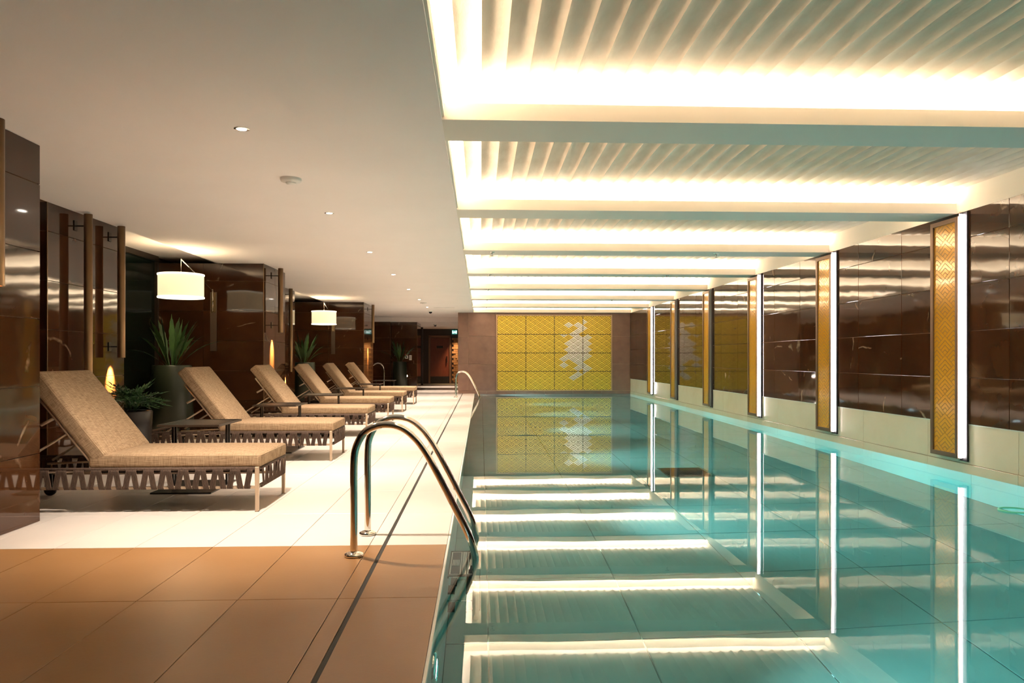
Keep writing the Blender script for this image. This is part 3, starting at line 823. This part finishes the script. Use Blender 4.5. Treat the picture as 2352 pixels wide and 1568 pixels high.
def detector(x, y, z, r, h, label, name='smoke_detector'):
    e = empty(name, (x, y, z), label=label, cat='smoke detector')
    bm = bmesh.new(); lathe(bm, [(r,0),(r,-h*.35),(r*.93,-h*.6),(r*.5,-h*.75)], 32, 0, 0, False); link('base', bm, white_plastic, e)
    bm = bmesh.new(); lathe(bm, [(r*.48,-h*.6),(r*.48,-h*.9),(r*.42,-h),(.0001,-h)], 28, 0, 0, False); link('sensor_cap', bm, white_plastic, e)
detector(-1.56, 6.16, C, .085, .045, 'white round smoke detector on the ceiling above the nearest lounger')
detector(-1.52, 19.74, C, .085, .03, 'thin flat white ceiling disc at the far end of the deck')
def dome_cam(x, y, z, label):
    e = empty('dome_camera', (x, y, z), label=label, cat='camera')
    bm = bmesh.new(); lathe(bm, [(.07,0),(.07,-.03),(.055,-.04)], 24, 0, 0, False); link('housing', bm, white_plastic, e)
    bm = bmesh.new(); lathe(bm, [(.052,-.035),(.048,-.06),(.03,-.085),(.0001,-.095)], 24, 0, 0, False); link('dome', bm, black_metal, e)
dome_cam(-1.55, 22.96, C, 'white dome camera hanging from the ceiling before the corridor')
dome_cam(-1.75, 28.6, 2.45, 'white dome camera on the low corridor ceiling')
e = empty('ceiling_grille', (-1.06, 21.57, C), label='narrow pale slot grille in the ceiling near the far wall', cat='vent')
link('frame', B((-.30,.30,-.05,-.04,-.006,0),(-.30,.30,.04,.05,-.006,0),(-.30,-.29,-.04,.04,-.006,0),(.29,.30,-.04,.04,-.006,0)), white_plastic, e)
for k in range(4): link('slat', B((-.29,.29,-.034+.02*k,-.026+.02*k,-.005,0)), white_plastic, e)
def sprinkler(x, y, label):
    e = empty('sprinkler', (x, y, C), label=label, cat='sprinkler', group='sprinkler heads under the coffer beams')
    bm = bmesh.new(); lathe(bm, [(.038,0),(.036,-.004),(.012,-.008)], 20, 0, 0, False); link('escutcheon', bm, chrome, e)
    bm = bmesh.new(); lathe(bm, [(.010,-.006),(.010,-.03),(.004,-.034),(.004,-.048),(.018,-.050),(.018,-.053),(.001,-.053)], 12, 0, 0, False); link('head', bm, chrome, e)
bo = ['third', 'fourth', 'fifth', 'sixth', 'seventh']
for k in range(5):
    y = beam_near[3+k]+.17
    sprinkler(.16, y, f'chrome sprinkler at the left end of the {bo[k]} ceiling beam')
    sprinkler(3.32, y, f'chrome sprinkler at the right end of the {bo[k]} ceiling beam')
# ---------------------------------------------------------------- small things on the far wall end
e = empty('notice', (-2.54, 26.94, 1.16), label='white paper notice on the wall beside the farthest plant', cat='sign')
link('sheet', B((-.045,.045,-.006,0,-.09,.09)), sign_w, e); link('text_lines', B(*[(-.03,.03,-.007,-.006,-.06+.025*k,-.052+.025*k) for k in range(5)]), black_metal, e)
e = empty('alarm_button', (-2.68, 26.94, 1.20), label='square white call point with dark button beside the notice', cat='sign')
link('plate', B((-.055,.055,-.02,0,-.075,.035)), sign_w, e)
bm = bmesh.new(); lathe(bm, [(.0001,.0),(.025,0)], 16); link('button', bm, black_metal, e, loc=(0,-.021,-.02), rot=(PI/2,0,0))
link('red_label', B((-.055,.055,-.008,0,.045,.09)), sign_r, e)
e = empty('wall_spout', (-3.02, 26.93, 1.08), label='slim chrome wall spout left of the farthest plant', cat='tap')
bm = bmesh.new(); tube(bm, catmull([(0,-.02,-.16),(0,-.06,-.16),(0,-.06,.1),(-.02,-.06,.17),(-.07,-.06,.18),(-.09,-.06,.14)],4), .012, 8); link('pipe', bm, chrome, e)
link('wall_plate', B((-.09,.03,-.012,0,-.19,-.13)), chrome, e)
e = empty('step_light', (-2.68, 26.94, .50), label='tiny glowing round step light low beside the farthest planter', cat='light')
bm = bmesh.new(); lathe(bm, [(.0001,0),(.035,0)], 16); link('lens', bm, lens_m, e, loc=(0,-.008,0), rot=(PI/2,0,0))
bm = bmesh.new(); lathe(bm, [(.035,-.004),(.05,-.004),(.05,.006),(.035,.006),(.035,-.004)], 16, 0, 0, False); link('ring', bm, chrome, e, loc=(0,-.004,0), rot=(PI/2,0,0))
# green rope loop floating at the right edge of the pool
e = empty('floating_ring', (0,0,0), label='small pale green ring floating at the right edge of the pool', cat='ring')
bm = bmesh.new(); c = (3.98, 5.42, WZ+.004)
tube(bm, [(c[0]+.11*math.cos(a)+.05, c[1]-.0+.10*math.sin(a), c[2]) for a in [2*PI*k/24 for k in range(25)]], .008, 6); link('loop', bm, mat('green_plastic', (.25,.75,.5), .4), e)
# ---------------------------------------------------------------- underwater lights
for k in range(7):
    y = 3.2+3.37*k
    e = empty('pool_light', (EX, y, -.48), label=['underwater light at the pool edge just below the foreground ladder','second underwater light, beyond the foreground ladder under the deck edge','third underwater light, one of the bright dots along the pool edge','fourth underwater light along the pool edge, halfway to the far wall','fifth underwater light along the pool edge','sixth underwater light, just before the far ladder','last underwater light, beside the far wall corner'][k], cat='pool light', group='underwater lights in the left pool side')
    bm = bmesh.new(); lathe(bm, [(.125,0),(.125,.012),(.10,.018),(.10,0)], 24, 0, 0, False); link('ring', bm, chrome, e, rot=(0,PI/2,0))
    bm = bmesh.new(); lathe(bm, [(.0001,.012),(.098,.012)], 24, 0, 0, False); link('lens', bm, pool_lens, e, rot=(0,PI/2,0))
    lamp('pool_beam', 'SPOT', (.03,0,0), POOLW, (.92,.96,1), (1,0,-.06), e, spot_size=math.radians(66), spot_blend=.7, shadow_soft_size=.05)
# warm glow on the corridor wall and door
lamp('corridor_downlight', 'SPOT', (-1.05, 32.7, 2.4), 120, (1,.62,.32), (0,.12,-1), None, spot_size=math.radians(70), spot_blend=.8, shadow_soft_size=.03)
for yy in (25.6, 29.6): lamp('corridor_light', 'SPOT', (-1.5, yy, 2.4), 160, (1,.82,.66), (0,.0,-1), None, spot_size=math.radians(60), spot_blend=.6, shadow_soft_size=.03)
lamp('door_uplight', 'SPOT', (-1.5, 32.7, .1), 2, (1,.25,.1), (0,.4,1), None, spot_size=math.radians(80), spot_blend=.8, shadow_soft_size=.03)
